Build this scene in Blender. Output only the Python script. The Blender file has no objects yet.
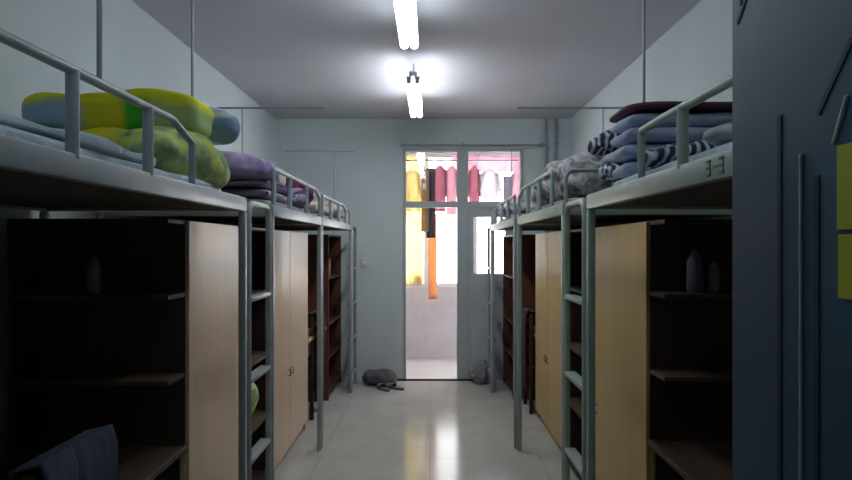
import bpy, bmesh, math, random
from mathutils import Vector, Matrix, noise
random.seed(7)
sc = bpy.context.scene
COL = sc.collection
PI = math.pi

# ---------------------------------------------------------------- materials
def nm(name):
    m = bpy.data.materials.new(name); m.use_nodes = True
    nt = m.node_tree; b = nt.nodes['Principled BSDF']
    return m, nt, b

def lin(c):
    return tuple(((x/255)/12.92 if x/255 <= .04045 else ((x/255+.055)/1.055)**2.4) for x in c) + (1,)

def mat(name, c, rough=.6, metal=0, var=.12, scale=6, bump=0, bscale=40, stretch=(1,1,1), spec=.5):
    m, nt, b = nm(name)
    tc = nt.nodes.new('ShaderNodeTexCoord'); mp = nt.nodes.new('ShaderNodeMapping')
    mp.inputs['Scale'].default_value = stretch
    nt.links.new(tc.outputs['Object'], mp.inputs[0])
    nz = nt.nodes.new('ShaderNodeTexNoise'); nz.inputs['Scale'].default_value = scale
    nz.inputs['Detail'].default_value = 5
    nt.links.new(mp.outputs[0], nz.inputs[0])
    cr = nt.nodes.new('ShaderNodeValToRGB'); L = lin(c)
    cr.color_ramp.elements[0].position = .3; cr.color_ramp.elements[1].position = .7
    cr.color_ramp.elements[0].color = tuple(x*(1-var) for x in L[:3])+(1,)
    cr.color_ramp.elements[1].color = tuple(min(1, x*(1+var)) for x in L[:3])+(1,)
    nt.links.new(nz.outputs[0], cr.inputs[0]); nt.links.new(cr.outputs[0], b.inputs['Base Color'])
    b.inputs['Roughness'].default_value = rough; b.inputs['Metallic'].default_value = metal
    b.inputs['Specular IOR Level'].default_value = spec
    if bump:
        n2 = nt.nodes.new('ShaderNodeTexNoise'); n2.inputs['Scale'].default_value = bscale
        nt.links.new(tc.outputs['Object'], n2.inputs[0])
        bp = nt.nodes.new('ShaderNodeBump'); bp.inputs['Strength'].default_value = bump
        bp.inputs['Distance'].default_value = .02
        nt.links.new(n2.outputs[0], bp.inputs['Height']); nt.links.new(bp.outputs[0], b.inputs['Normal'])
    return m

def patch(name, cols, scale=5, kind='noise', rough=.9, stretch=(1,1,1), bump=.3, detail=1):
    """patterned cloth: a few flat colours laid out by a noise, voronoi, check or stripe pattern"""
    m, nt, b = nm(name)
    tc = nt.nodes.new('ShaderNodeTexCoord'); mp = nt.nodes.new('ShaderNodeMapping')
    mp.inputs['Scale'].default_value = stretch
    nt.links.new(tc.outputs['Object'], mp.inputs[0])
    if kind == 'voronoi':
        t = nt.nodes.new('ShaderNodeTexVoronoi'); t.inputs['Scale'].default_value = scale
        s = nt.nodes.new('ShaderNodeSeparateColor'); nt.links.new(t.outputs['Color'], s.inputs[0]); out = s.outputs[0]
    elif kind == 'wave':
        t = nt.nodes.new('ShaderNodeTexWave'); t.inputs['Scale'].default_value = scale
        t.inputs['Distortion'].default_value = 1.5; t.bands_direction = 'X'; out = t.outputs['Fac']
    elif kind == 'check':
        t = nt.nodes.new('ShaderNodeTexWave'); t.inputs['Scale'].default_value = scale; t.bands_direction = 'Y'
        t2 = nt.nodes.new('ShaderNodeTexWave'); t2.inputs['Scale'].default_value = scale; t2.bands_direction = 'Z'
        nt.links.new(mp.outputs[0], t2.inputs[0])
        ad = nt.nodes.new('ShaderNodeMath'); ad.operation = 'MULTIPLY_ADD'; ad.inputs[1].default_value = .5
        hf = nt.nodes.new('ShaderNodeMath'); hf.operation = 'MULTIPLY'; hf.inputs[1].default_value = .5
        nt.links.new(t2.outputs['Fac'], hf.inputs[0])
        nt.links.new(t.outputs['Fac'], ad.inputs[0]); nt.links.new(hf.outputs[0], ad.inputs[2]); out = ad.outputs[0]
    else:
        t = nt.nodes.new('ShaderNodeTexNoise'); t.inputs['Scale'].default_value = scale
        t.inputs['Detail'].default_value = detail; out = t.outputs[0]
    nt.links.new(mp.outputs[0], t.inputs[0])
    cr = nt.nodes.new('ShaderNodeValToRGB'); cr.color_ramp.interpolation = 'LINEAR'
    n = len(cols); lo, hi = (.36, .64) if kind == 'noise' else (.1, .9)
    els = cr.color_ramp.elements
    while len(els) < n: els.new(.5)
    for i, c in enumerate(cols):
        els[i].position = lo + (hi-lo)*i/(n-1); els[i].color = lin(c)
    nt.links.new(out, cr.inputs[0]); nt.links.new(cr.outputs[0], b.inputs['Base Color'])
    b.inputs['Roughness'].default_value = rough
    n2 = nt.nodes.new('ShaderNodeTexNoise'); n2.inputs['Scale'].default_value = 30
    nt.links.new(tc.outputs['Object'], n2.inputs[0])
    bp = nt.nodes.new('ShaderNodeBump'); bp.inputs['Strength'].default_value = bump; bp.inputs['Distance'].default_value = .02
    nt.links.new(n2.outputs[0], bp.inputs['Height']); nt.links.new(bp.outputs[0], b.inputs['Normal'])
    return m

def cloth_thin(name, c, trans=.6):
    m, nt, b = nm(name)
    nz = nt.nodes.new('ShaderNodeTexNoise'); nz.inputs['Scale'].default_value = 7
    tc = nt.nodes.new('ShaderNodeTexCoord'); nt.links.new(tc.outputs['Object'], nz.inputs[0])
    cr = nt.nodes.new('ShaderNodeValToRGB'); L = lin(c)
    cr.color_ramp.elements[0].position = .3; cr.color_ramp.elements[1].position = .7
    cr.color_ramp.elements[0].color = tuple(x*.88 for x in L[:3])+(1,); cr.color_ramp.elements[1].color = L
    nt.links.new(nz.outputs[0], cr.inputs[0])
    d = nt.nodes.new('ShaderNodeBsdfDiffuse'); t = nt.nodes.new('ShaderNodeBsdfTranslucent'); mx = nt.nodes.new('ShaderNodeMixShader')
    nt.links.new(cr.outputs[0], d.inputs[0]); nt.links.new(cr.outputs[0], t.inputs[0])
    mx.inputs[0].default_value = trans
    nt.links.new(d.outputs[0], mx.inputs[1]); nt.links.new(t.outputs[0], mx.inputs[2])
    nt.links.new(mx.outputs[0], nt.nodes['Material Output'].inputs[0]); nt.nodes.remove(b)
    return m

def emit(name, c, s):
    m, nt, b = nm(name)
    b.inputs['Base Color'].default_value = (.9, .9, .9, 1)
    b.inputs['Emission Color'].default_value = c; b.inputs['Emission Strength'].default_value = s
    return m

def glassm(name):
    m, nt, b = nm(name)
    t = nt.nodes.new('ShaderNodeBsdfTransparent'); t.inputs[0].default_value = (.96, .97, .97, 1)
    g = nt.nodes.new('ShaderNodeBsdfGlossy'); g.inputs['Roughness'].default_value = .03
    mx = nt.nodes.new('ShaderNodeMixShader'); mx.inputs[0].default_value = .035
    nt.links.new(t.outputs[0], mx.inputs[1]); nt.links.new(g.outputs[0], mx.inputs[2])
    nt.links.new(mx.outputs[0], nt.nodes['Material Output'].inputs[0]); nt.nodes.remove(b)
    return m

def floor_mat():
    m, nt, b = nm('polished_floor_tiles')
    tc = nt.nodes.new('ShaderNodeTexCoord')
    br = nt.nodes.new('ShaderNodeTexBrick'); br.offset = 0; br.inputs['Scale'].default_value = 1
    br.inputs['Brick Width'].default_value = .8; br.inputs['Row Height'].default_value = .8
    br.inputs['Mortar Size'].default_value = .0015
    br.inputs['Color1'].default_value = lin((186,184,177)); br.inputs['Color2'].default_value = lin((190,188,181))
    br.inputs['Mortar'].default_value = lin((135,133,126))
    nt.links.new(tc.outputs['Object'], br.inputs[0])
    nz = nt.nodes.new('ShaderNodeTexNoise'); nz.inputs['Scale'].default_value = 3; nz.inputs['Detail'].default_value = 8
    nt.links.new(tc.outputs['Object'], nz.inputs[0])
    mx = nt.nodes.new('ShaderNodeMix'); mx.data_type = 'RGBA'; mx.blend_type = 'MULTIPLY'; mx.inputs[0].default_value = .25
    nt.links.new(br.outputs[0], mx.inputs[6]); nt.links.new(nz.outputs[0], mx.inputs[7])
    nt.links.new(mx.outputs[2], b.inputs['Base Color'])
    b.inputs['Roughness'].default_value = .15; b.inputs['Specular IOR Level'].default_value = .08
    return m

M = dict(
 wall=mat('painted_wall', (208,218,219), .75, var=.04, scale=1.5, bump=.05),
 ceil=mat('painted_ceiling', (204,202,209), .85, var=.04, scale=1.2),
 floor=floor_mat(),
 bfloor=mat('balcony_tiles', (190,186,188), .5, var=.05),
 bwall=mat('balcony_wall_paint', (205,200,204), .8, var=.05),
 frame=mat('door_frame_paint', (176,184,186), .45, var=.05),
 steel=mat('grey_painted_steel', (156,164,168), .38, metal=.1, var=.1, scale=9),
 steelg=mat('greenish_painted_steel', (156,174,165), .42, metal=.1, var=.12, scale=9),
 chrome=mat('bare_steel', (190,195,200), .25, metal=.9, var=.1),
 darkm=mat('dark_metal', (60,62,66), .4, metal=.6),
 ply=mat('bed_board_plywood', (74,64,54), .8, var=.2, scale=4, stretch=(8,1,1)),
 woodL=mat('pinkish_laminate_wood', (216,184,152), .38, var=.06, scale=3, stretch=(8,8,.7)),
 woodR=mat('ochre_laminate_wood', (180,150,90), .4, var=.08, scale=3, stretch=(8,8,.7)),
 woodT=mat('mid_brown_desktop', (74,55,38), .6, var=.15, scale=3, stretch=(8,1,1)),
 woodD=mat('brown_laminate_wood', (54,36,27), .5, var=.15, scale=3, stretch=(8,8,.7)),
 woodE=mat('pale_wood_edging', (186,156,110), .5, var=.1),
 red=mat('reddish_brown_wood', (92,50,40), .5, var=.15, scale=3, stretch=(8,8,.7)),
 door=mat('dark_blue_door_paint', (18,68,94), .45, metal=0, var=.1, scale=2.5),
 doorg=mat('dark_groove_paint', (12,36,52), .6, var=.1),
 yel=mat('yellow_green_paper', (168,176,20), .55, var=.05),
 slot=mat('white_plastic', (215,218,220), .45, var=.03),
 black=mat('black_rubber', (28,28,30), .6),
 tube=emit('lit_fluorescent_tube', (.84,.94,1,1), 9.0),
 tube_bright=emit('brighter_fluorescent_tube', (.9,.96,1,1), 18.0),  # stronger emission, set to lift the far wall
 tube_dim=emit('dimmer_fluorescent_tube', (.84,.94,1,1), 3.2),  # weaker emission, set to keep the near surfaces darker
 refl=mat('white_enamel', (235,238,240), .4, var=.02),
 glass=glassm('window_glass'),
 ink=mat('dark_ink', (108,120,116), .7),
 sheet=patch('striped_sheet', [(214,226,234),(160,178,198),(222,232,238),(176,192,204)], 9, 'wave', stretch=(1,.3,1)),
 matt=mat('mattress_ticking', (150,150,150), .9, var=.1),
 yq=patch('yellow_green_quilt_cloth', [(90,170,50),(190,210,50),(238,226,20),(234,222,20),(238,228,40),(214,216,110)], 3.2, 'noise', stretch=(1.6,1,1), detail=0),
 yq2=patch('pale_green_leafy_cloth', [(110,150,80),(176,204,140),(214,220,90),(196,216,158),(160,186,126)], 9, 'noise', detail=2),
 bq=patch('blue_white_cloth', [(206,220,232),(170,194,218),(220,228,236),(120,146,176)], 5, 'noise'),
 lilac=patch('lilac_cloth', [(152,134,176),(178,162,198),(128,110,156)], 6, 'noise'),
 pcheck=patch('purple_white_check_cloth', [(70,52,92),(150,132,170),(206,196,214),(110,88,140)], 10, 'check'),
 maroon=mat('maroon_cloth', (112,40,76), .9, var=.25, scale=12),
 beige=patch('grey_beige_print_cloth', [(196,192,176),(120,112,112),(206,200,190),(150,140,132)], 8, 'voronoi'),
 grey=patch('grey_print_cloth', [(104,98,106),(176,172,178),(206,200,204),(136,130,138),(190,184,188)], 9, 'noise', detail=2),
 peri=patch('pale_blue_lilac_cloth', [(178,188,218),(208,210,228),(170,180,214)], 4, 'noise'),
 stripe=patch('dark_and_white_striped_cloth', [(60,66,92),(220,226,234),(206,214,226),(176,190,214),(50,54,80)], 7, 'wave', stretch=(1,1,1)),
 dmar=mat('dark_maroon_binding', (120,72,90), .9, var=.2),
 white=patch('white_pillow_cloth', [(205,212,220),(170,182,196),(214,220,226)], 7, 'noise'),
 dcloth=mat('dark_brown_cloth', (66,48,44), .9, var=.25, scale=9),
 bcloth=mat('slate_blue_cloth', (54,64,80), .9, var=.2, scale=9),
 gbag=mat('grey_plastic_bag', (128,126,132), .45, var=.2, scale=8, bump=.4),
 dbag=mat('dark_grey_bag', (78,76,80), .6, var=.25, scale=8, bump=.4),
 c_yel=cloth_thin('thin_yellow_curtain', (252,240,196), .65),
 c_org=cloth_thin('orange_towel_cloth', (236,186,145), .6),
 c_dark=cloth_thin('dark_grey_garment', (104,98,112), .25),
 c_pink=cloth_thin('rose_garment', (214,160,176), .6),
 c_pale=cloth_thin('pale_pink_garment', (236,200,210), .6),
 c_white=cloth_thin('white_garment', (236,232,236), .6),
 c_grey=cloth_thin('grey_garment', (168,164,176), .5),
 c_brown=cloth_thin('tan_garment', (200,165,130), .4),
 bottle=mat('translucent_bottle_plastic', (112,108,124), .3, var=.05),
)

def big_print():
    # large printed patches: yellow field, pale blue corner, green dot, sage end
    m, nt, b = nm('yellow_quilt_large_print')
    tc = nt.nodes.new('ShaderNodeTexCoord'); nz_ = nt.nodes.new('ShaderNodeTexNoise'); nz_.inputs['Scale'].default_value = 7
    ma = nt.nodes.new('ShaderNodeVectorMath'); ma.operation = 'MULTIPLY_ADD'; ma.inputs[1].default_value = (.06,.06,.06)
    nt.links.new(tc.outputs['Object'], nz_.inputs[0]); nt.links.new(nz_.outputs['Color'], ma.inputs[0]); nt.links.new(tc.outputs['Object'], ma.inputs[2])
    sp = nt.nodes.new('ShaderNodeSeparateXYZ'); nt.links.new(ma.outputs[0], sp.inputs[0])
    mr = nt.nodes.new('ShaderNodeMapRange'); mr.inputs['From Min'].default_value = -.33; mr.inputs['From Max'].default_value = .40
    nt.links.new(sp.outputs['X'], mr.inputs[0])
    cr = nt.nodes.new('ShaderNodeValToRGB'); e = cr.color_ramp.elements
    for _ in range(6): e.new(.5)
    pts = [(0,(150,180,210)),(.36,(156,184,206)),(.42,(200,196,40)),(.60,(206,196,20)),(.635,(70,178,40)),(.73,(64,170,44)),(.77,(170,190,120)),(1,(150,176,110))]
    for i, (p, c) in enumerate(pts): e[i].position = p; e[i].color = lin(c)
    nt.links.new(mr.outputs[0], cr.inputs[0])
    m2 = nt.nodes.new('ShaderNodeMapRange'); m2.inputs['From Min'].default_value = .125; m2.inputs['From Max'].default_value = .155
    nt.links.new(sp.outputs['Z'], m2.inputs[0])
    mx = nt.nodes.new('ShaderNodeMix'); mx.data_type = 'RGBA'
    nt.links.new(m2.outputs[0], mx.inputs[0]); nt.links.new(cr.outputs[0], mx.inputs[6]); mx.inputs[7].default_value = lin((222,222,30))
    nt.links.new(mx.outputs[2], b.inputs['Base Color']); b.inputs['Roughness'].default_value = .9
    return m
M['yqt'] = big_print()

# ---------------------------------------------------------------- mesh helpers
class MB:
    def __init__(s): s.bm = bmesh.new()
    def box(s, a, b, bev=.004, rot=None, seg=2):
        t = bmesh.new()
        bmesh.ops.create_cube(t, size=1)
        c = [(a[i]+b[i])/2 for i in range(3)]; d = [max(abs(b[i]-a[i]), 1e-4) for i in range(3)]
        for v in t.verts: v.co = Vector((v.co.x*d[0], v.co.y*d[1], v.co.z*d[2]))
        if bev: bmesh.ops.bevel(t, geom=t.edges[:], offset=min(bev, min(d)*.3), segments=seg, affect='EDGES', profile=.5)
        mt = Matrix.Translation(c) @ (rot if rot else Matrix())
        t.transform(mt); s.merge(t); return s
    def merge(s, t):
        me = bpy.data.meshes.new('tmp'); t.to_mesh(me); t.free(); s.bm.from_mesh(me); bpy.data.meshes.remove(me)
    def tube(s, pts, r, n=10, smooth_bends=0):
        pts = [Vector(p) for p in pts]
        if smooth_bends:
            q = [pts[0]]
            for i in range(1, len(pts)-1):
                p, a, b = pts[i], pts[i-1], pts[i+1]
                la = min(smooth_bends, (a-p).length*.49); lb = min(smooth_bends, (b-p).length*.49)
                A = p+(a-p).normalized()*la; B = p+(b-p).normalized()*lb
                for k in range(7):
                    t = k/6; q.append(A*(1-t)**2+p*2*t*(1-t)+B*t*t)
            q.append(pts[-1]); pts = q
        rings = []
        up = None
        for i, p in enumerate(pts):
            d = (pts[min(i+1, len(pts)-1)]-pts[max(i-1, 0)]).normalized()
            if up is None:
                up = Vector((0,0,1)) if abs(d.z) < .9 else Vector((1,0,0))
            u = (up-d*up.dot(d)).normalized(); w = d.cross(u); up = u
            rr = r[i] if isinstance(r, (list, tuple)) else r
            rings.append([s.bm.verts.new(p+(u*math.cos(2*PI*k/n)+w*math.sin(2*PI*k/n))*rr) for k in range(n)])
        for a, b in zip(rings, rings[1:]):
            for k in range(n): s.bm.faces.new((a[k], a[(k+1) % n], b[(k+1) % n], b[k]))
        s.bm.faces.new(rings[0][::-1]); s.bm.faces.new(rings[-1]); return s
    def lathe(s, c, prof, n=20):
        rings = []
        for r, z in prof:
            rings.append([s.bm.verts.new((c[0]+r*math.cos(2*PI*k/n), c[1]+r*math.sin(2*PI*k/n), c[2]+z)) for k in range(n)])
        for a, b in zip(rings, rings[1:]):
            for k in range(n): s.bm.faces.new((a[k], a[(k+1) % n], b[(k+1) % n], b[k]))
        s.bm.faces.new(rings[0][::-1]); s.bm.faces.new(rings[-1]); return s
    def build(s, name, m, parent=None, smooth=True, angle=40, loc=None):
        bmesh.ops.recalc_face_normals(s.bm, faces=s.bm.faces[:])
        me = bpy.data.meshes.new(name); 
        if loc is not None: s.bm.transform(Matrix.Translation([-x for x in loc]))
        s.bm.to_mesh(me); s.bm.free()
        me.materials.append(m)
        if smooth:
            me.polygons.foreach_set('use_smooth', [True]*len(me.polygons))
            me.set_sharp_from_angle(angle=math.radians(angle))
        o = bpy.data.objects.new(name, me); COL.objects.link(o)
        if loc is not None: o.location = loc
        if parent is not None:
            o.parent = parent
            if parent.type == 'EMPTY' and loc is None: pass
        return o

def thing(name, label, cat, group=None, loc=(0,0,0), rz=0):
    o = bpy.data.objects.new(name, None); COL.objects.link(o)
    o.location = loc; o.rotation_euler = (0,0,rz); o.empty_display_size = .1
    o['label'] = label; o['category'] = cat
    if group: o['group'] = group
    return o
def tag(o, label, cat, group=None):
    o['label'] = label; o['category'] = cat
    if group: o['group'] = group
    return o
def struct(o): o['kind'] = 'structure'; return o

def setb(name, a, b, m, bev=0, parent=None):
    o = MB().box(a, b, bev).build(name, m, parent, smooth=False)
    if parent is None: struct(o)
    return o

# ---------------------------------------------------------------- the room
XL, XR, YB, YF, ZC = -1.77, 1.61, 7.58, -.02, 3.0
WT = .16
setb('floor', (XL-.2, -1.6, -.1), (XR+.2, YB+.001, 0), M['floor'])
setb('ceiling', (XL-.2, -1.6, ZC), (XR+.2, YB+WT, ZC+.12), M['ceil'])
setb('wall_left', (XL-.2, YF-.16, 0), (XL, YB+WT, ZC), M['wall'])
setb('wall_right', (XR, YF-.16, 0), (XR+.2, YB+WT, ZC), M['wall'])
# far wall around the balcony door set
OX0, OX1, OZ = -.31, 1.07, 2.66
mb = MB()
mb.box((XL, YB, 0), (OX0, YB+WT, ZC), 0); mb.box((OX1, YB, 0), (XR, YB+WT, ZC), 0)
mb.box((OX0, YB, OZ), (OX1, YB+WT, ZC), 0)
struct(mb.build('wall_back', M['wall'], smooth=False))
# near wall with the entrance the camera stands in
mb = MB()
mb.box((XL, YF-.16, 0), (-.5, YF, ZC), 0); mb.box((.5, YF-.16, 0), (XR, YF, ZC), 0); mb.box((-.5, YF-.16, 2.25), (.5, YF, ZC), 0)
struct(mb.build('wall_front', M['wall'], smooth=False))
mb = MB(); mb.box((XL-.2, -1.75, 0), (XR+.2, -1.6, ZC), 0); mb.box((XL-.35, -1.6, 0), (XL-.2, YF-.16, ZC), 0); mb.box((XR+.2, -1.6, 0), (XR+.35, YF-.16, ZC), 0)
struct(mb.build('wall_corridor', M['wall'], smooth=False))

# balcony door set: frame, transom panes, fixed leaf panel, mullion
fy0, fy1 = YB-.015, YB+.07
g = MB()
g.box((OX0, fy0, 0), (OX0+.035, fy1, OZ), .003)                    # jamb
g.box((OX1-.035, fy0, 0), (OX1, fy1, OZ), .003)
g.box((OX0+.035, fy0+.001, OZ-.04), (OX1-.035, fy1-.001, OZ), .003)                   # head
g.box((OX0+.035, fy0+.001, 1.98), (.31, fy1-.001, 2.05), .003); g.box((.44, fy0+.001, 1.98), (OX1-.035, fy1-.001, 2.05), .003)                   # transom bar
g.box((.31, fy0, 0), (.44, fy1, OZ-.04), .003)                         # mullion
df = struct(g.build('door_1', M['frame'], smooth=False))
o = MB().box((OX0+.035, YB+.02, 2.05), (.31, YB+.026, OZ-.04), 0).build('pane', M['glass'], df, smooth=False)
o = MB().box((.44, YB+.02, 2.05), (OX1-.035, YB+.026, OZ-.04), 0).build('pane', M['glass'], df, smooth=False)
g = MB()
g.box((.44, YB, 0), (OX1-.035, YB+.05, 1.22), .003)
g.box((.44, YB, 1.87), (OX1-.035, YB+.05, 1.98), .003)
g.box((.44, YB, 1.22), (.50, YB+.05, 1.87), .003); g.box((.70, YB, 1.22), (.745, YB+.05, 1.87), .003); g.box((.865, YB, 1.22), (OX1-.035, YB+.05, 1.87), .003)
g.box((.50, YB-.006, .18), (.97, YB, 1.12), .003)
g.build('leaf_panel', M['frame'], df, smooth=False)
MB().box((.50, YB+.02, 1.22), (.70, YB+.026, 1.87), 0).build('pane', M['glass'], df, smooth=False)
MB().box((.745, YB+.02, 1.22), (.865, YB+.026, 1.87), 0).build('pane', M['glass'], df, smooth=False)
struct(MB().box((-.42, YB-.05, 0), (.62, YB-.01, .018), .004).build('trim_1', M['black']))

# balcony
BY = 9.12
BX0, BX1 = -.62, 1.75
setb('floor_balcony', (BX0-.15, YB, -.1), (BX1+.15, BY+.15, -.001), M['bfloor'])
setb('ceiling_balcony', (BX0-.15, YB+WT, 2.95), (BX1+.15, BY+.15, 3.07), M['bwall'])
setb('wall_balcony_left', (BX0-.15, YB+WT, 0), (BX0, BY+.15, 2.95), M['bwall'])
setb('wall_balcony_right', (BX1, YB+WT, 0), (BX1+.15, BY+.15, 2.95), M['bwall'])
mb = MB(); mb.box((BX0, BY, 0), (BX1, BY+.15, .97), 0); mb.box((BX0, BY, 2.8), (BX1, BY+.15, 2.95), 0)
mb.box((-.4, BY-.03, 0), (-.075, BY, .96), .006)
struct(mb.build('wall_balcony_back', M['bwall'], smooth=False))
mb = MB()
for x in (BX0+.03, -.055, .62, 1.2, BX1-.03): mb.box((x-.035, BY+.03, .97), (x+.035, BY+.1, 2.8), .003)
mb.box((BX0, BY+.028, .97), (BX1, BY+.102, 1.02), .003); mb.box((BX0, BY+.028, 2.76), (BX1, BY+.102, 2.8), .003)
mb.box((BX0, BY+.028, 2.1), (BX1, BY+.102, 2.15), .003)
w = struct(mb.build('window_1', M['slot'], smooth=False))
for a, b in ((BX0+.065, -.09), (-.02, .585), (.655, 1.165), (1.235, BX1-.065)):
    for z0, z1 in ((1.02, 2.1), (2.15, 2.76)):
        MB().box((a, BY+.062, z0), (b, BY+.067, z1), 0).build('pane', M['glass'], w, smooth=False)

# corner pipes on the far wall
for x, lab in ((1.32, 'thin grey water pipe running up the far wall, nearer the door'), (1.43, 'thin grey water pipe running up the far wall, nearer the corner')):
    mb = MB().tube([(x, YB-.035, .0), (x, YB-.035, ZC)], .016)
    for z in (.5, 1.6, 2.7): mb.box((x-.022, YB-.05, z), (x+.022, YB, z+.02), .002)
    tag(mb.build('water_pipe', M['steel']), lab, 'pipe', 'water pipes on the far wall')
t = thing('curtain_rail', 'thin metal rail mounted on the far wall above the balcony door', 'curtain rail', loc=(0,0,0))
MB().tube([(-.34, YB-.07, 2.69), (1.33, YB-.07, 2.69)], .01).build('rod', M['steel'], t)
for x in (-.28, .38, 1.27): MB().box((x-.01, YB-.08, 2.68), (x+.01, YB, 2.715), .002).build('bracket', M['steel'], t)
t = thing('light_switch', 'small white switch box on the far wall beside the end ladder', 'switch')
MB().box((-.79, YB-.03, 1.3), (-.71, YB, 1.4), .004).build('plate', M['slot'], t)
MB().box((-.765, YB-.037, 1.33), (-.735, YB-.028, 1.37), .003).build('rocker', M['refl'], t)

# ---------------------------------------------------------------- ceiling lamps
def lamp(y0, y1, lab, mt='tube'):
    t = thing('fluorescent_lamp', lab, 'ceiling light', 'fluorescent lamps on the ceiling')
    x = -.13; z = 2.80
    mb = MB().box((x-.03, y0, z+.035), (x+.03, y1, z+.075), .006)
    mb.box((x-.04, y0+.03, z+.028), (x+.04, y1-.03, z+.036), .002)
    mb.build('housing', M['refl'], t)
    for dx in (-.031, .031):
        MB().tube([(x+dx, y0+.03, z+.006), (x+dx, y1-.03, z+.006)], .026, 12).build('tube', M[mt], t)
    for y in (y0+.015, y1-.015):
        c = MB()
        c.box((x-.052, y-.012, z-.016), (x-.012, y+.012, z+.036), .003); c.box((x+.012, y-.012, z-.016), (x+.052, y+.012, z+.036), .003)
        c.build('lamp_holder', M['slot'], t)
    for y in (y0+.25, y1-.25):
        MB().tube([(x, y, z+.07), (x, y, ZC)], .006).build('hanging_rod', M['slot'], t)
lamp(.55, 1.93, 'lit twin-tube fluorescent lamp overhead beside the dark blue entrance door', 'tube_dim')
lamp(2.79, 4.17, 'lit twin-tube fluorescent lamp, the larger-looking one, hanging over the front of the aisle')
lamp(5.03, 6.40, 'lit twin-tube fluorescent lamp hanging close to the balcony door end', 'tube_bright')

# ---------------------------------------------------------------- beds
def bed(s, xa, xw, y0, y1, rail, ladder, steel, side_lab, writing=False, hoops=()):
    """s = +1 / -1: which way the wall lies from the aisle edge xa"""
    t = thing('loft_bed', side_lab, 'bed', 'steel loft beds', loc=((xa+xw)/2, (y0+y1)/2, 0))
    L = Vector(t.location)
    def B(mb, n, m, par=None):
        o = mb.build(n, m, par if par else t, loc=tuple(L))
        o.location = (0,0,0)
        return o
    zb, zt = 1.70, 1.762
    ai = xa + s*.035; wi = xw - s*.01
    for x0, x1 in ((xa, xa+s*.03), (xw-s*.03, xw)):
        o = B(MB().box((x0, y0, zb), (x1, y1, zt), .006), 'side_beam', steel)
        if writing and x0 == xa:
            # small painted number 3-3 on the beam
            m2 = MB(); yy = 1.56; h = .032; zc = (zb+zt)/2; xx0, xx1 = xa-s*.0015, xa+s*.002
            def stroke(ya, za, yb, zb_): m2.box((xx0, min(ya, yb)-.003, min(za, zb_)-.003), (xx1, max(ya, yb)+.003, max(za, zb_)+.003), 0)
            for yc in (yy, yy-.07):
                l, r = yc+.010, yc-.010            # reads from the aisle
                if s > 0: l, r = r, l
                rr = yc-.010 if s > 0 else yc+.010
                stroke(yc-.01, zc+h/2, yc+.01, zc+h/2); stroke(yc-.01, zc, yc+.01, zc); stroke(yc-.01, zc-h/2, yc+.01, zc-h/2)
                stroke(rr, zc-h/2, rr, zc+h/2)
            stroke(yy-.041, zc, yy-.029, zc)
            o2 = m2.build('painted_number', M['ink'], o, smooth=False, loc=tuple(L)); o2.location = (0,0,0)
    for ya, yb in ((y0, y0+.03), (y1-.03, y1)):
        B(MB().box((xa+s*.03, ya, zb), (xw-s*.03, yb, zt), .006), 'end_beam', steel)
    B(MB().box((xa+s*.03, y0+.03, zb+.012), (xw-s*.03, y1-.03, zb+.03), 0), 'bed_board', M['ply'])
    for x0, x1 in ((xa, xa+s*.032), (xw-s*.032, xw)):
        for ya in (y0, y1-.032):
            B(MB().box((x0, ya, 0), (x1, ya+.032, zb), .006), 'leg', steel)
    for ya in hoops:                                     # low end hoops
        B(MB().tube([(xa+s*.02, ya, zt-.01), (xa+s*.02, ya, zt+.16), (xw-s*.02, ya, zt+.16), (xw-s*.02, ya, zt-.01)], .011, 8, .05), 'end_hoop', steel)
    if rail:
        r0, r1, posts, zr = rail[:4]; dip = rail[4] if len(rail) > 4 else .05
        p = MB()
        xr = xa + s*.012
        p.tube([(xr, r0, zt-.01), (xr, r0, zr), (xr, r1-.18, zr), (xr, r1, zr-dip), (xr, r1, zt-.01)], .0125, 10, .018)
        ro = B(p, 'guard_rail', steel)
        for py in posts:
            o = MB().tube([(xr, py, zt-.01), (xr, py, zr)], .0155, 10).build('rail_post', steel, ro, loc=tuple(L)); o.location = (0,0,0)
    if ladder:
        l0, l1 = ladder
        xl = xa - s*.0
        lo = B(MB().tube([(xl+s*.016, l0, 0), (xl+s*.016, l0, zt-.02), (xl+s*.016, l1, zt-.02), (xl+s*.016, l1, 0)], .0165, 12, .07), 'ladder', steel)
        for z in (.175, .55, .925, 1.30):
            o = MB().box((xl+s*.002, l0+.014, z-.014), (xl+s*.055, l1-.014, z+.008), .004).build('rung', steel, lo, loc=tuple(L)); o.location = (0,0,0)
    return t
XAL, XAR = -.817, .658
bed(-1, XAL, XL+.04, .95, 2.95, (1.02, 2.30, (1.53, 1.94), 1.955), None, M['steel'], 'grey steel loft bed carrying the yellow and green quilts')
bed(-1, XAL, XL+.04, 3.44, 4.985, (3.5, 4.95, (3.9, 4.42), 1.955), (3.02, 3.41), M['steel'], 'grey steel loft bed carrying the lilac and purple check bedding')
bed(-1, XAL, XL+.04, 5.02, 6.94, (5.08, 6.5, (5.5, 6.0), 1.93), (6.97, 7.36), M['steel'], 'grey steel loft bed carrying the beige print bedding', hoops=(6.928,))
bed(1, XAR, XR-.04, .95, 2.78, (1.02, 2.09, (1.35, 1.75,), 1.915, .004), None, M['steelg'], 'green-tinged steel loft bed beside the dark blue door', True)
bed(1, XAR, XR-.04, 3.28, 4.985, (3.62, 4.95, (4.05, 4.5), 1.955), (2.86, 3.25), M['steelg'], 'steel loft bed over the ochre wardrobes, with crumpled grey print bedding', hoops=(3.292,))
bed(1, XAR-.02, XR-.04, 5.02, 6.94, (5.08, 6.5, (5.5, 6.0), 1.93), (6.97, 7.36), M['steel'], 'steel loft bed beside the far water pipes, with low grey bedding', hoops=(6.928,))
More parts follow.
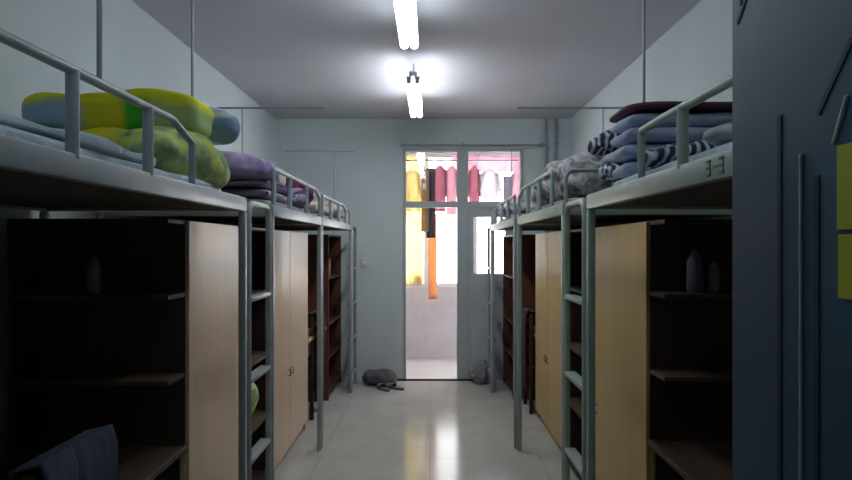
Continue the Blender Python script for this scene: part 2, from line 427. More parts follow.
# the short gap between ladder and bed is bridged by its beams
def net_pole(x, y, x0, x1, z, lab, z0=1.762):
    t = thing('mosquito_net_pole', lab, 'mosquito net pole', 'mosquito net poles on the beds')
    MB().tube([(x, y, z0), (x, y, z)], .006, 8).build('upright', M['steel'], t)
    if x1 > x0: MB().tube([(x0, y, z), (x1, y, z)], .008, 8).build('crossbar', M['steel'], t)
net_pole(-1.045, 2.90, -1.70, -.75, 2.78, 'upright net pole behind the yellow quilts')
net_pole(.885, 2.73, .62, 1.56, 2.74, 'upright net pole rising behind the maroon-edged blue bedding')
net_pole(-1.41, 4.96, -1.60, -.80, 2.58, 'net pole with crossbar at the end of the purple bedding')
net_pole(1.30, 4.96, .66, 1.56, 2.58, 'net pole with long crossbar between the grey bedding piles')
net_pole(-.99, 6.86, -1.50, -.78, 2.53, 'short net pole with crossbar over the beige bedding')
net_pole(.85, 6.88, .70, 1.25, 2.56, 'net pole standing in front of the balcony transom')
o = MB().tube([(XAL-.012, 1.655, 1.955), (XAL-.012, 1.655, 2.9)], .007, 8)
tag(o.build('mosquito_net_pole', M['steel']), 'slim stick rising from the guard rail beside the yellow quilts', 'mosquito net pole', 'mosquito net poles on the beds')

# ---------------------------------------------------------------- bedding
def nz(p, sc_, seed): return noise.noise(Vector(p)*sc_+Vector((seed*7.3, seed*3.1, seed*1.7)))
def soft(name, m, lo, hi, e=3.5, amp=.02, fs=4, seed=1, rz=0, rx=0, ry=0, n=14, sag=0):
    """a superellipsoid cushion with folds"""
    c = [(lo[i]+hi[i])/2 for i in range(3)]; h = [(hi[i]-lo[i])/2 for i in range(3)]
    bm = bmesh.new(); bmesh.ops.create_cube(bm, size=2)
    bmesh.ops.subdivide_edges(bm, edges=bm.edges[:], cuts=n, use_grid_fill=True)
    for v in bm.verts:
        d = v.co.copy(); k = (abs(d.x)**e+abs(d.y)**e+abs(d.z)**e)**(1/e); d /= k
        p = Vector((d.x*h[0], d.y*h[1], d.z*h[2]))
        w = Vector((p.x+c[0], p.y+c[1], p.z+c[2]))
        a = amp*nz(w, fs, seed)+amp*.5*nz(w, fs*2.7, seed+3)
        a += amp*.6*abs(nz((w.x, w.y, w.z), fs*1.6, seed+9))
        p += d.normalized()*a
        if sag: p.z -= sag*(abs(d.y)**3)
        v.co = p
    R = Matrix.Rotation(rz, 4, 'Z') @ Matrix.Rotation(ry, 4, 'Y') @ Matrix.Rotation(rx, 4, 'X')
    bm.transform(Matrix.Translation(c) @ R)
    s = MB(); s.bm.free(); s.bm = bm
    return s.build(name, m, loc=(c[0], c[1], lo[2]))

def folded(name, m, x0, x1, y0, y1, z0, th, n, seed=1, amp=.02, start=1, lean=0):
    """a quilt folded n times in zig-zag (profile in y,z) and as wide as x0..x1"""
    path = []
    r = th/2
    for k in range(n):
        z = z0+r+k*th
        ya, yb = y0+r, y1-r
        fwd = (k % 2 == 0) == (start > 0)
        a, b = (ya, yb) if fwd else (yb, ya)
        for i in range(9): path.append((a+(b-a)*i/8, z))
        if k < n-1:
            sg = 1 if fwd else -1
            for i in range(1, 6):
                an = PI*i/6; path.append((b+sg*r*math.sin(an)*.95, z+r-r*math.cos(an)))
    hh = th*.46; N = len(path); NX = 16
    bm = bmesh.new(); rings = []
    for ix in range(NX+1):
        u = ix/NX; A, Bv = [], []
        for i, (y, z) in enumerate(path):
            q0 = Vector(path[max(i-1, 0)]); q1 = Vector(path[min(i+1, N-1)]); d = (q1-q0).normalized(); nn = Vector((-d.y, d.x))
            lay = (z-z0)/th
            xx = x0+(x1-x0)*u
            edge = (1 if u in (0, 1) else 0)
            xx += (u-.5)*.05*nz((y*2, lay, 0), 2, seed)
            tp = 1-.35*edge if u in (0, 1) else 1
            endt = .55 if i in (0, N-1) else 1
            f = nz((xx, y, z), 3.2, seed)*amp+nz((xx, y, z), 9, seed+2)*amp*.5
            bz = lean*(y-y0)
            A.append(bm.verts.new((xx, y+nn.x*hh*tp*endt, z+nn.y*hh*tp*endt+f*(z-z0)/th*.6+bz)))
            Bv.append(bm.verts.new((xx, y-nn.x*hh*tp*endt, z-nn.y*hh*tp*endt+f*(z-z0-r)/th*.6+bz)))
        rings.append(A+Bv[::-1])
    T = 2*N
    for a, b in zip(rings, rings[1:]):
        for k in range(T): bm.faces.new((a[k], a[(k+1) % T], b[(k+1) % T], b[k]))
    for rg, fl in ((rings[0], 0), (rings[-1], 1)):
        for i in range(N-1):
            f = (rg[i], rg[i+1], rg[T-2-i], rg[T-1-i]); bm.faces.new(f if fl else f[::-1])
    s = MB(); s.bm.free(); s.bm = bm
    o = s.build(name, m, loc=((x0+x1)/2, (y0+y1)/2, z0), angle=75)
    sb = o.modifiers.new('soft', 'SUBSURF'); sb.levels = 1; sb.render_levels = 2
    return o

def mattress(xa, xw, y0, y1, lab, m, s):
    x0, x1 = sorted((xa, xw))
    o = soft('mattress', m, (x0, y0, 1.731), (x1, y1, 1.80), e=9, amp=.006, fs=5, seed=y0, n=10)
    tag(o, lab, 'mattress', 'mattresses on the loft beds')
mattress(XAL-.045, XL+.09, 1.0, 2.9, 'thin mattress in a blue and white striped sheet under the yellow quilts', M['sheet'], -1)
mattress(XAL-.045, XL+.09, 3.5, 4.92, 'thin mattress under the purple check bedding', M['matt'], -1)
mattress(XAL-.045, XL+.09, 5.08, 6.88, 'thin mattress under the beige print bedding', M['matt'], -1)
mattress(XAR+.045, XR-.09, 1.0, 2.72, 'thin mattress under the pale blue folded quilts', M['sheet'], 1)
mattress(XAR+.045, XR-.09, 3.34, 4.92, 'thin mattress under the crumpled grey print bedding', M['matt'], 1)
mattress(XAR+.025, XR-.09, 5.08, 6.88, 'thin mattress under the low grey bedding', M['matt'], 1)

# yellow side
tag(soft('quilt', M['yqt'], (-1.54, 2.42, 1.965), (-.875, 2.80, 2.13), e=5, amp=.03, fs=3, seed=2, n=20), 'yellow quilt with a green spot and pale blue patch, folded on top of the pile', 'quilt')
tag(soft('quilt', M['yq'], (-1.60, 2.38, 1.795), (-.89, 2.66, 1.975), e=5, amp=.02, fs=3, seed=5, n=20), 'yellow quilt folded under the top yellow one, beside the leafy pillow', 'quilt')
tag(soft('pillow', M['yq2'], (-1.12, 2.18, 1.785), (-.835, 2.93, 1.965), e=2.4, amp=.03, seed=6, rx=-.04), 'pale green leafy pillow sticking out below the yellow quilts', 'pillow')
tag(soft('pillow', M['bq'], (-1.5, 2.74, 1.98), (-.83, 2.94, 2.15), e=2.5, amp=.035, seed=8, rx=-.35), 'blue and white pillow tucked behind the yellow quilt', 'pillow')
tag(soft('blanket', M['sheet'], (-1.64, 1.2, 1.795), (-.86, 2.2, 1.83), e=6, amp=.02, fs=6, seed=11), 'blue and white striped sheet spread flat before the yellow quilts', 'blanket')
# purple bed
tag(soft('quilt', M['lilac'], (-1.66, 3.25, 1.90), (-.87, 4.0, 2.02), e=4, amp=.04, seed=12), 'smooth lilac quilt lying over the purple check quilt', 'quilt')
tag(folded('quilt', M['pcheck'], -1.62, -.865, 3.5, 4.15, 1.80, .058, 2, seed=14, amp=.03), 'purple and white check quilt under the lilac one', 'quilt')
tag(soft('blanket', M['pcheck'], (-1.6, 4.12, 1.80), (-.865, 4.72, 1.93), e=2.6, amp=.06, fs=6, seed=15), 'purple and white check blanket bunched behind the guard rail', 'blanket')
tag(soft('bag', M['maroon'], (-1.25, 4.68, 1.80), (-.87, 4.92, 2.02), e=2, amp=.06, fs=9, seed=17), 'small maroon cloth bundle at the end of the purple bedding', 'bundle')
tag(soft('bag', M['beige'], (-1.15, 4.2, 1.92), (-.95, 4.42, 2.06), e=3, amp=.02, seed=18), 'small pale bag on top of the purple check blanket', 'bag')
tag(soft('quilt', M['beige'], (-1.62, 5.2, 1.80), (-.87, 5.95, 1.90), e=3, amp=.05, fs=7, seed=19), 'beige print quilt behind the farthest guard rail', 'quilt')
tag(soft('pillow', M['beige'], (-1.5, 6.1, 1.80), (-.87, 6.75, 1.95), e=2.6, amp=.05, fs=7, seed=21), 'beige print pillow beside the far wall', 'pillow')
# blue door side
tag(folded('quilt', M['peri'], .70, 1.46, 2.36, 2.70, 1.80, .062, 2, seed=23, amp=.02), 'pale blue quilt folded at the bottom of the maroon-edged pile', 'quilt')
tag(folded('quilt', M['peri'], .70, 1.46, 2.33, 2.70, 1.926, .054, 2, seed=25, amp=.03), 'pale lilac-blue quilt folded on top, under the maroon-edged blanket', 'quilt')
tag(soft('pillow', M['stripe'], (.668, 2.48, 1.785), (1.2, 2.79, 1.91), e=2.4, amp=.04, fs=7, seed=26), 'dark and white striped pillow at the bottom end of the blue pile', 'pillow')
tag(soft('pillow', M['stripe'], (.655, 2.50, 1.90), (1.2, 2.83, 2.03), e=2.4, amp=.045, fs=7, seed=27), 'dark and white striped pillow in the middle end of the blue pile', 'pillow')
tag(soft('blanket', M['dmar'], (.71, 2.31, 2.040), (1.5, 2.70, 2.056), e=6, amp=.006, seed=28), 'thin maroon blanket on top of the pale blue quilts', 'blanket')
tag(soft('pillow', M['white'], (.70, 1.50, 1.795), (1.3, 1.80, 1.86), e=2.5, amp=.02, seed=29), 'white pillow in front of the folded blue quilts', 'pillow')
tag(soft('blanket', M['stripe'], (.70, 1.90, 1.795), (1.3, 2.3, 1.87), e=2.8, amp=.03, fs=8, seed=30), 'small striped blanket wedged between white pillow and blue quilts', 'blanket')
# grey side
tag(soft('quilt', M['grey'], (.70, 3.45, 1.80), (1.5, 4.15, 2.06), e=3.2, amp=.05, fs=6, seed=31), 'tall grey print quilt heap next to the pale blue pile', 'quilt')
tag(soft('quilt', M['grey'], (.70, 4.1, 1.80), (1.5, 4.8, 2.0), e=2.6, amp=.06, fs=7, seed=33), 'lower grey print quilt heap behind the guard rail posts', 'quilt')
tag(soft('quilt', M['grey'], (.69, 5.2, 1.80), (1.5, 5.95, 1.93), e=2.8, amp=.06, fs=7, seed=35), 'grey print quilt before the far water pipes', 'quilt')
tag(soft('pillow', M['grey'], (.69, 6.1, 1.80), (1.4, 6.8, 1.96), e=2.4, amp=.05, fs=8, seed=37), 'grey print pillow in front of the balcony transom', 'pillow')

# ---------------------------------------------------------------- furniture under the beds
def handle(mb, x, y, z, s): mb.tube([(x, y, z-.022), (x-s*.016, y, z-.022), (x-s*.016, y, z+.022), (x, y, z+.022)], .003, 8, .006); return mb
def wardrobe(s, xf, xw, y0, y1, ys, z1, m, lab):
    """front face at xf (towards the aisle), back against xw, doors split at ys"""
    t = thing('wardrobe', lab, 'wardrobe', 'wooden wardrobes under the beds')
    a = xf + s*.02
    b = MB()
    b.box((a, y0, .0), (xw, y0+.018, z1), .002); b.box((a, y1-.018, 0), (xw, y1, z1), .002)
    b.box((a, y0+.018, z1-.018), (xw, y1-.018, z1), .002); b.box((a, y0+.018, .06), (xw, y1-.018, .078), .002)
    b.box((xw-s*.01, y0+.018, .078), (xw, y1-.018, z1-.018), 0); b.box((a+s*.02, y0+.018, 0), (a+s*.035, y1-.018, .06), 0)
    b.build('body', m, t, smooth=False)
    for k, (p, q) in enumerate(zip(ys, ys[1:])):
        d = MB().box((xf, p+.003, .075), (xf+s*.018, q-.003, z1-.003), .003).build('door', m, t, smooth=False)
        hy = q-.05 if k % 2 == 0 else p+.05
        handle(MB(), xf, hy, .62, s).build('handle', M['darkm'], d)
    return t
def shelf_unit(s, xf, xw, y0, y1, z0, z1, zs, m, mback, lab, facing='aisle', name='bookshelf', depth=None, grp=None):
    t = thing(name, lab, 'bookshelf', grp or 'open bookshelves under the beds')
    if facing == 'aisle':
        for q in (y0, y1-.018): MB().box((xf, q, z0), (xw, q+.018, z1), .002).build('side_panel', m, t, smooth=False)
        MB().box((xw-s*.012, y0+.018, z0), (xw, y1-.018, z1), 0).build('back_panel', mback, t, smooth=False)
        for z in zs: MB().box((xf+s*.004, y0+.018, z), (xw-s*.012, y1-.018, z+.018), .002).build('shelf', M['woodT'] if z > z0+.1 else m, t, smooth=False)
        MB().box((xf, y0+.018, z1-.018), (xw-s*.012, y1-.018, z1), .002).build('top_board', m, t, smooth=False)
    else:
        MB().box((xw-s*.018, y0, z0), (xw, y1, z1), .002).build('side_panel', m, t, smooth=False)
        MB().box((xf, y1-.01, z0), (xw-s*.018, y1, z1), 0).build('back_panel', mback, t, smooth=False)
        for z in zs: MB().box((xf, y0+.003, z), (xw-s*.018, y1-.01, z+.018), .002).build('shelf', M['woodT'], t, smooth=False)
        MB().box((xf, y0, z1-.018), (xw-s*.018, y1-.01, z1), .002).build('top_board', m, t, smooth=False)
    return t
def desk(s, xf, xw, y0, y1, z, m, mtop, lab):
    t = thing('desk', lab, 'desk', 'desks under the beds')
    MB().box((xf, y0, z-.025), (xw, y1, z), .004).build('desktop', mtop, t, smooth=False)
    for a in (y0+.01, y1-.028): MB().box((xf+s*.03, a, 0), (xw-s*.01, a+.018, z-.025), .002).build('side_panel', m, t, smooth=False)
    MB().box((xw-s*.06, y0+.028, .3), (xw-s*.045, y1-.028, z-.025), .002).build('back_panel', m, t, smooth=False)
    d = MB().box((xf+s*.02, y0+.035, z-.16), (xw-s*.1, y0+.50, z-.03), .003).build('drawer', m, t, smooth=False)
    handle(MB(), xf+s*.02, y0+.27, z-.095, s).build('handle', M['darkm'], d)
    return t
FL, FR = -1.03, .95
WL, WR = XL+.09, XR-.09
ZW = 1.655
# yellow side
wardrobe(-1, FL, WL, 2.82, 3.74, (2.82, 3.74), ZW, M['woodL'], 'pinkish wood wardrobe with one wide door, next to the black desk recess')
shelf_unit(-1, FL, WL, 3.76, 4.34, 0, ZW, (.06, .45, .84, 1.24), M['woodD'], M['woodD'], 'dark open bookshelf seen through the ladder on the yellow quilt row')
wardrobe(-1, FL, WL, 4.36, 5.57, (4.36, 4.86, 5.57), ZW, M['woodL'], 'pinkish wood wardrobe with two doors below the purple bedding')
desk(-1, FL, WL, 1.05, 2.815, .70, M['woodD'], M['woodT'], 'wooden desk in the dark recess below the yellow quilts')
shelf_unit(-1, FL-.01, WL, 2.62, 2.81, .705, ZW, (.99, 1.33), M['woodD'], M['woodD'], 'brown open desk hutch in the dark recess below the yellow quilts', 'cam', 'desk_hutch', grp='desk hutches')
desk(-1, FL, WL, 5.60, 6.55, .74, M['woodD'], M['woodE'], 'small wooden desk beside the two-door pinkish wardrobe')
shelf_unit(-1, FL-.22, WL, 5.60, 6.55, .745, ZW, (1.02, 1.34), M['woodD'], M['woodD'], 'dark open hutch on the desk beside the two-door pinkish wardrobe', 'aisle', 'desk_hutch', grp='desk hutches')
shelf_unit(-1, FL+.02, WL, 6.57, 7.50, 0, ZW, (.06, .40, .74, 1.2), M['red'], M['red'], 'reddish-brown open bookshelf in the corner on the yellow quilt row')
# blue door side
wardrobe(1, FR, WR, 2.90, 3.80, (2.90, 3.80), ZW, M['woodR'], 'ochre wood wardrobe with one wide door, next to the blue door')
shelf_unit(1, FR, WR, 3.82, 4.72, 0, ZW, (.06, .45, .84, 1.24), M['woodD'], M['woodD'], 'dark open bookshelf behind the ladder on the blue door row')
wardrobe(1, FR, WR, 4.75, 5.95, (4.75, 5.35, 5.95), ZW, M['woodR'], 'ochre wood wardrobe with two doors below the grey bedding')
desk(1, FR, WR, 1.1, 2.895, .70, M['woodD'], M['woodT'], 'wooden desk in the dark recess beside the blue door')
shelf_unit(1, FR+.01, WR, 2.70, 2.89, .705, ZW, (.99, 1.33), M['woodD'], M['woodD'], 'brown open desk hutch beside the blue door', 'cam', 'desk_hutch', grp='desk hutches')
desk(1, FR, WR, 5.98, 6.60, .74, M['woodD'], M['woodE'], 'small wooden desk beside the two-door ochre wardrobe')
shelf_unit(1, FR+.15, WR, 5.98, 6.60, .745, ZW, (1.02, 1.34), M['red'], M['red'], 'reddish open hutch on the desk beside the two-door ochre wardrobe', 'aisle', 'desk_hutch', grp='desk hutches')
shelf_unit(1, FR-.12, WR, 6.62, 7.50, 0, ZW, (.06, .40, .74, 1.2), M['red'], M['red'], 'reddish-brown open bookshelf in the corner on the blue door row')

# bottles and books on shelves
def bottle(x, y, z, h, m, lab):
    r = h*.17
    t = thing('bottle', lab, 'bottle', 'bottles on the desk shelves', (x, y, z))
    MB().lathe((0,0,0), [(r*.8, 0), (r, .01), (r, h*.62), (r*.75, h*.74), (r*.36, h*.84), (r*.36, h*.9)]).build('body', m, t)
    MB().lathe((0,0,h*.895), [(r*.42, 0), (r*.42, h*.09), (r*.3, h*.1)]).build('cap', M['bcloth'], t)
bottle(1.12, 2.79, 1.349, .20, M['bottle'], 'tall greyish bottle on the hutch shelf beside the blue door')
bottle(1.20, 2.79, 1.349, .15, M['gbag'], 'short grey bottle on the hutch shelf beside the blue door')
bottle(-1.38, 2.71, 1.349, .17, M['bottle'], 'greyish bottle on the hutch shelf below the yellow quilts')
def book(x, y, z, th, h, d, m, lab, s, lean=0, grp='books on the open shelves'):
    t = thing('book', lab, 'book', grp, (x, y, z))
    t.rotation_euler = (lean, 0, 0)
    MB().box((-d/2, -th/2, 0), (d/2, th/2, h), .002).build('cover', m, t, smooth=False)
    MB().box((-d/2+.004 if s < 0 else -d/2-.0005, -th/2+.003, .003), (d/2+.0005 if s < 0 else d/2-.004, th/2-.003, h+.0005), 0).build('pages', M['slot'], t, smooth=False)
bcols = [('slate blue', M['bcloth']), ('maroon', M['maroon']), ('pale', M['white']), ('brown', M['woodE']), ('dark', M['dbag'])]
places = [(-1, -1.16, 3.80, .858, 'dark bookshelf behind the yellow row ladder', 'books in the yellow row bookshelf'), (1, 1.08, 3.86, .858, 'dark bookshelf behind the blue door row ladder', 'books in the blue door row bookshelf'),
          (-1, -1.14, 6.62, .758, 'corner bookshelf of the yellow quilt row', 'books in the yellow row corner'), (1, .97, 6.66, .758, 'corner bookshelf of the blue door row', 'books in the blue door row corner')]
for s, x, y, z, where, grp in places:
    yy = y+.02
    for k, (cn, m) in enumerate(bcols):
        th = .025+.012*((k*7) % 3); yy += th/2
        book(x, yy, z, th, .20+.02*((k*5) % 3), .15, m, '%s book upright in the %s' % (cn, where), s, grp=grp); yy += th/2+.002
# boxes on corner shelves
tag(MB().box((-1.35, 6.9, 1.218), (-1.08, 7.2, 1.4), .006).build('storage_box', M['woodE']), 'tan cardboard box on the corner bookshelf of the yellow quilt row', 'box')
tag(MB().box((1.05, 6.95, 1.218), (1.3, 7.2, 1.42), .006).build('storage_box', M['maroon']), 'dark red box on the corner bookshelf of the blue door row', 'box')
tag(soft('cloth_bag', M['yq2'], (-1.4, 3.85, .468), (-1.08, 4.22, .76), e=2.6, amp=.04, seed=41), 'yellow-green cloth bag on a low shelf behind the ladder', 'bag')
tag(soft('cloth_bag', M['dcloth'], (1.0, 3.95, .468), (1.32, 4.5, .74), e=2.6, amp=.04, seed=43), 'dark brown bag on a low shelf behind the ladder of the blue door row', 'bag')

# chairs, backs to the aisle
def chair(s, x, y, mw, lab, jacket=None, jlab=''):
    """seat towards the wall (direction s), backrest at the aisle side"""
    t = thing('chair', lab, 'chair', 'wooden chairs at the desks', (x, y, 0), 0 if s > 0 else PI)
    for px, py, h in ((0, -.19, .92), (0, .19, .92)):
        MB().box((-.02, py-.016, 0), (.015, py+.016, h), .003).build('leg', mw, t)
    for py in (-.19, .19): MB().box((.36, py-.016, 0), (.39, py+.016, .43), .003).build('leg', mw, t)
    MB().box((-.02, -.21, .43), (.41, .21, .455), .008).build('seat', mw, t)
    b = MB()
    for z in (.62, .76, .87): b.box((-.012, -.175, z), (.006, .175, z+.05), .003)
    b.build('backrest', mw, t, smooth=False)
    b = MB(); b.box((-.01, -.175, .2), (.008, .175, .225), .003); b.box((.365, -.175, .2), (.383, .175, .225), .003)
    for py in (-.19, .19): b.box((.015, py-.009, .25), (.36, py+.009, .275), .003)
    b.build('stretcher', mw, t, smooth=False)
    if jacket:
        bm = bmesh.new(); NY, NZ = 14, 16; V = []
        prof = []
        for i in range(NZ+1):           # hangs down the aisle side, over the top rail, a little down the other side
            u = i/NZ
            if u < .12: prof.append((.035, .80+u/.12*.12))
            elif u < .22: a = (u-.12)/.1*PI; prof.append((.0+.037*math.cos(a), .92+.03*math.sin(a)))
            else: prof.append((-.037, .92-(u-.22)/.78*.72))
        for i, (px, pz) in enumerate(prof):
            row = []
            for j in range(NY+1):
                v = j/NY-.5
                wdt = .40-.06*max(0, (.92-pz))
                row.append(bm.verts.new((px-(.02 if px < 0 else -.01)*(.4+.6*math.sin(v*19+pz*2)**2), v*wdt, pz+.012*math.sin(v*14)*(1 if i > 6 else 0))))
            V.append(row)
        for a, b_ in zip(V, V[1:]):
            for j in range(NY): bm.faces.new((a[j], a[j+1], b_[j+1], b_[j]))
        mbx = MB(); mbx.bm.free(); mbx.bm = bm
        o = mbx.build('jacket', jacket); so = o.modifiers.new('thick', 'SOLIDIFY'); so.thickness = .01; so.offset = 0
        o.location = (x, y, 0.004); o.rotation_euler = t.rotation_euler
        tag(o, jlab, 'jacket', 'clothes hung over the chairs')
chair(-1, -1.10, 2.0, M['woodD'], 'wooden chair in the dark recess below the yellow quilts', M['bcloth'], 'slate blue jacket over a chair in the dark recess')
chair(-1, -1.05, 6.04, M['woodD'], 'wooden chair beside the two-door pinkish wardrobe', M['dcloth'], 'dark brown jacket hung on the chair beside the pinkish wardrobe')
chair(1, .93, 6.24, M['woodD'], 'wooden chair beside the two-door ochre wardrobe', M['dcloth'], 'dark brown coat hung on the chair beside the ochre wardrobe')

# ---------------------------------------------------------------- things on the floor by the balcony door
tag(soft('bag', M['dbag'], (-.74, 7.2, .0), (-.36, 7.5, .15), e=2.6, amp=.03, fs=8, seed=51), 'dark grey soft bag lying on the floor against the far wall', 'bag')
tag(soft('bag', M['gbag'], (.46, 7.30, .0), (.66, 7.54, .24), e=2.3, amp=.035, fs=9, seed=53), 'crumpled grey plastic bag against the closed balcony door leaf', 'bag')
def slipper(x, y, rz, lab):
    t = thing('slipper', lab, 'slipper', 'slippers by the balcony door', (x, y, 0), rz)
    s = MB(); n = 20; outl = []
    for k in range(n):
        a = 2*PI*k/n; outl.append((.045*math.cos(a)*(1+.12*math.sin(a)), .13*math.sin(a)))
    lo = [s.bm.verts.new((p[0], p[1], 0)) for p in outl]; hi = [s.bm.verts.new((p[0], p[1], .022)) for p in outl]
    s.bm.faces.new(lo[::-1]); s.bm.faces.new(hi)
    for k in range(n): s.bm.faces.new((lo[k], lo[(k+1) % n], hi[(k+1) % n], hi[k]))
    s.build('sole', M['dbag'], t)
    s = MB(); R = []
    for i in range(6):
        y_ = .01+i*.018; R.append([s.bm.verts.new((.046*math.cos(PI*j/8)*(1-.03*i), y_, .018+.045*math.sin(PI*j/8)*(1-.06*i))) for j in range(9)])
    for a, b in zip(R, R[1:]):
        for j in range(8): s.bm.faces.new((a[j], a[j+1], b[j+1], b[j]))
    o = s.build('strap', M['gbag'], t); so = o.modifiers.new('t', 'SOLIDIFY'); so.thickness = .005
slipper(-.50, 7.08, .5, 'grey slipper in front of the dark soft bag')
slipper(-.38, 7.12, .9, 'grey slipper nearer the open balcony doorway')

# ---------------------------------------------------------------- balcony washing
RY = 8.35; RZ = 2.62
t = thing('clothes_rail', 'metal clothes rail hung across the balcony', 'clothes rail')
MB().tube([(BX0, RY, RZ), (BX1, RY, RZ)], .011).build('rod', M['chrome'], t)
for x in (-.5, .45, 1.5): MB().tube([(x, RY, RZ), (x, RY, 2.95)], .006).build('hanger_rod', M['chrome'], t)
def garment(x, w, z1, z0, m, name, lab, kind='shirt', y=RY, seed=1, hang=True):
    t = thing(name, lab, {'shirt': 'shirt', 'trousers': 'trousers', 'towel': 'towel', 'dress': 'dress'}[kind], 'washing on the balcony', (x, y, z1))
    H = z1-z0
    def grid(outline, NU, NV, nm_, ph, off=0):
        bm = bmesh.new(); V = []
        for i in range(NV+1):
            v = i/NV; a, b = outline(v); row = []
            for j in range(NU+1):
                u = j/NU; xx = a+(b-a)*u
                row.append(bm.verts.new((xx, off+.022*math.sin(xx*38+ph+v*1.5)*(.25+v)+.01*nz((xx, v, 0), 9, seed), -v*H)))
            V.append(row)
        for p, q in zip(V, V[1:]):
            for j in range(NU): bm.faces.new((p[j], p[j+1], q[j+1], q[j]))
        s = MB(); s.bm.free(); s.bm = bm
        o = s.build(nm_, m, t); so = o.modifiers.new('t', 'SOLIDIFY'); so.thickness = .006; so.offset = 0
    if kind in ('shirt', 'dress'):
        fl = 1.0 if kind == 'shirt' else 1.25
        def body(v):
            k = min(1, .3+v/.10*.7) if v < .10 else 1+(fl-1)*(v-.1)
            return -w/2*k, w/2*k
        grid(body, 14, 18, 'body', seed)
        for sg in (-1, 1):
            def slv(v, sg=sg):
                c = sg*(w*.46+.10*v*1.0*w)
                return (c-.11*w, c+.16*w)
            HH = H; 
            bm = bmesh.new(); V = []
            SL = min(.34, H*.6)
            for i in range(9):
                v = i/8; cx = sg*(w*.42+w*.20*v); hw = w*.15*(1-.25*v)
                V.append([bm.verts.new((cx-hw+2*hw*j/6, .012*math.sin(j*1.7+seed+v*3)+.012, -.03*1-.02-v*SL)) for j in range(7)])
            for p, q in zip(V, V[1:]):
                for j in range(6): bm.faces.new((p[j], p[j+1], q[j+1], q[j]))
            s = MB(); s.bm.free(); s.bm = bm
            o = s.build('sleeve', m, t); so = o.modifiers.new('t', 'SOLIDIFY'); so.thickness = .006; so.offset = 0
    elif kind == 'towel': grid(lambda v: (-w/2, w/2), 14, 16, 'cloth', seed)
    else:
        grid(lambda v: (-w/2, w/2), 12, 4, 'waist', seed)
        for sg in (-1, 1): 
            grid(lambda v, sg=sg: ((-w/2, -.01) if sg < 0 else (.01, w/2)), 7, 16, 'trouser_leg', seed+sg)
    if hang:
        z = RZ-z1; hw = w*.42
        h = MB(); yo = RY-y
        h.tube([(-hw, 0, -.035), (0, 0, .03), (hw, 0, -.035), (-hw, 0, -.035)], .004, 6)
        h.tube([(0, 0, .03), (0, 0, z-.01), (.0, .012, z+.012), (0, 0, z+.02), (0, -.014, z+.008)], .0025, 6)
        h.build('hanger', M['slot'], t)
    return t
garment(-.22, .20, 2.50, 1.98, M['c_yel'], 'shirt', 'bright yellow shirt at the wall end of the balcony washing', 'shirt', seed=1)
garment(-.06, .10, 2.50, 1.72, M['c_brown'], 'trousers', 'narrow tan trousers between the yellow shirt and the dark garment', 'trousers', seed=9)
garment(.01, .11, 2.52, 1.64, M['c_dark'], 'trousers', 'dark grey trousers hanging over the orange towel', 'trousers', seed=2)
garment(.125, .14, 2.56, 1.97, M['c_pink'], 'shirt', 'rose pink shirt next to the dark trousers', 'shirt', seed=3)
garment(.27, .13, 2.55, 1.93, M['c_pale'], 'shirt', 'pale pink shirt hanging before the door mullion', 'shirt', seed=4)
garment(.56, .12, 2.55, 1.93, M['c_pink'], 'dress', 'rose pink dress at the edge of the fixed transom pane', 'dress', seed=5)
garment(.75, .22, 2.50, 2.12, M['c_white'], 'shirt', 'white shirt hanging behind the fixed transom pane', 'shirt', seed=6)
garment(.98, .11, 2.42, 1.95, M['c_grey'], 'towel', 'narrow grey towel on the far part of the clothes rail', 'towel', seed=7)
garment(1.10, .12, 2.50, 2.0, M['c_pale'], 'shirt', 'pale pink shirt at the far end of the clothes rail', 'shirt', seed=8)
tg = garment(.035, .11, 1.96, .84, M['c_org'], 'towel', 'long orange towel hanging down below the dark trousers', 'towel', y=8.62, seed=12, hang=False)
MB().tube([(-.0, 0, 0), (-.0, 0, .78)], .003, 6).build('cord', M['slot'], tg)
MB().tube([(-.075, 0, 0), (.075, 0, 0)], .006, 6).build('rod', M['slot'], tg)
def curtain(x0, x1, z0, z1, y, m, lab):
    bm = bmesh.new(); V = []; NU = 60; NV = 10
    for i in range(NV+1):
        v = i/NV; V.append([bm.verts.new((x0+(x1-x0)*j/NU, y+.014*math.sin(j*.9+v*.6)*(.6+.4*v), z1+(z0-z1)*v)) for j in range(NU+1)])
    for p, q in zip(V, V[1:]):
        for j in range(NU): bm.faces.new((p[j], p[j+1], q[j+1], q[j]))
    s = MB(); s.bm.free(); s.bm = bm
    o = s.build('curtain', m); so = o.modifiers.new('t', 'SOLIDIFY'); so.thickness = .003
    return tag(o, lab, 'curtain')
curtain(-.58, -.10, 1.0, 2.78, BY-.045+.03, M['c_yel'], 'yellow curtain over the narrow balcony window pane')
curtain(.3, 1.7, 2.56, 2.78, BY-.02, M['c_pale'], 'short pale pink valance along the top of the balcony window')
tag(soft('bag', M['c_brown'], (-.22, BY+.005, 1.015), (-.12, BY+.06, 1.15), e=2.6, amp=.015, seed=61), 'small brown bag on the ledge below the yellow curtain', 'bag')

# ---------------------------------------------------------------- the dark blue entrance door, swung in
DX = .44
dl = struct(MB().box((DX, .09, .01), (DX+.045, .963, 2.2), .003).build('door_2', M['door'], smooth=False))
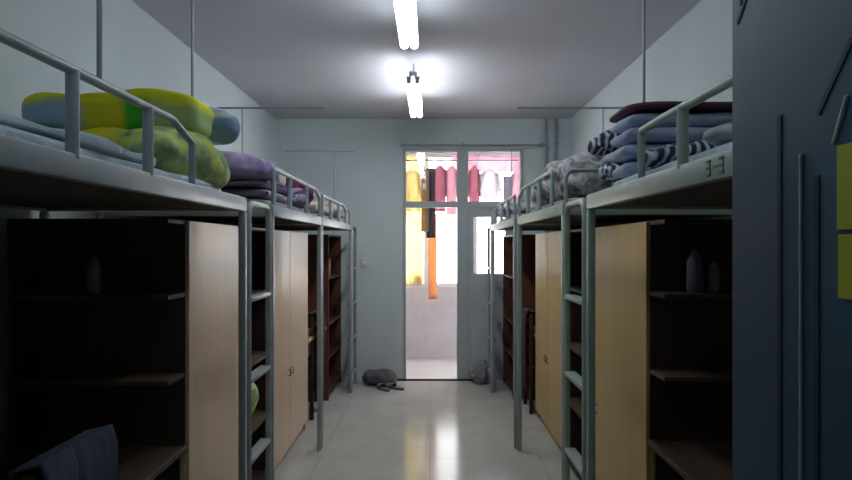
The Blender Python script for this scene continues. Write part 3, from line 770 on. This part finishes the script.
# pressed grooves and a pale highlight strip on the face that looks at the aisle (y runs along the leaf; big y = free edge)
def gr(pts, w, m, h=.0016, nm_='groove'):
    s = MB()
    for a, b in zip(pts, pts[1:]):
        a = Vector((0,)+a); b = Vector((0,)+b); d = b-a; L = d.length
        rot = Matrix.Rotation(math.atan2(d.z, d.y), 4, 'X')
        c = (a+b)/2
        t = MB().box((-h/2, -L/2-w*.3, -w/2), (h/2, L/2+w*.3, w/2), .001)
        t.bm.transform(Matrix.Translation((DX-h*.3, c.y, c.z)) @ rot)
        me = bpy.data.meshes.new('t'); t.bm.to_mesh(me); t.bm.free(); s.bm.from_mesh(me); bpy.data.meshes.remove(me)
    return s.build(nm_, m, dl, smooth=False)
def P(px, py):
    """point of the leaf whose pixel was measured: y from the column, z from the row"""
    y = DX*660/(px-430); return (y, 1.55-(py-245)/660*y)
gr([P(780, 118), (P(780, 118)[0], .15)], .010, M['doorg'])
gr([P(817, 178), (P(817, 178)[0], .15)], .010, M['doorg'])
gr([P(802, 155), (P(802, 155)[0], .25)], .004, M['steel'], .004, 'emboss_highlight')  # highlight on the embossing, put in as a pale strip
gr([P(819, 112), P(851, 42)], .008, M['doorg'])
gr([P(738, 22), P(747, -4)], .008, M['doorg'])
gr([P(741, 4), P(741, -14)], .006, M['doorg'])
gr([P(834.5, 143), P(848, 96)], .003, M['slot'], .004, 'wire_hook')
ya, za = P(840, 146); yb, zb2 = P(853, 228)
y_lo = .60
MB().box((DX-.004, y_lo, 1.566), (DX, ya, za), .001).build('notice_sheet', M['yel'], dl, smooth=False)
MB().box((DX-.004, y_lo, 1.493), (DX, ya-.002, 1.561), .001).build('notice_sheet', M['yel'], dl, smooth=False)
for z in (.35, 1.1, 1.9): MB().tube([(DX+.022, .085, z-.05), (DX+.022, .085, z+.05)], .009).build('hinge', M['darkm'], dl)

# ---------------------------------------------------------------- world, camera
w = bpy.data.worlds.new('World'); sc.world = w; w.use_nodes = True
bg = w.node_tree.nodes['Background']; bg.inputs[0].default_value = (1.0, .97, .98, 1); bg.inputs[1].default_value = 6

cam = bpy.data.cameras.new('Camera'); co = bpy.data.objects.new('Camera', cam); COL.objects.link(co)
co.location = (0, 0, 1.55); co.rotation_euler = (PI/2, 0, 0)
cam.sensor_width = 36; cam.lens = 660/852*36; cam.shift_x = -4/852; cam.shift_y = 5/852; cam.clip_start = .02
sc.camera = co
sc.view_settings.view_transform = 'Standard'; sc.view_settings.look = 'None'
sc.view_settings.gamma = 1; sc.view_settings.use_curve_mapping = False; sc.view_settings.exposure = 0.78
sc.cycles.max_bounces = 10; sc.cycles.diffuse_bounces = 6; sc.cycles.transparent_max_bounces = 12
sc.cycles.use_light_tree = True
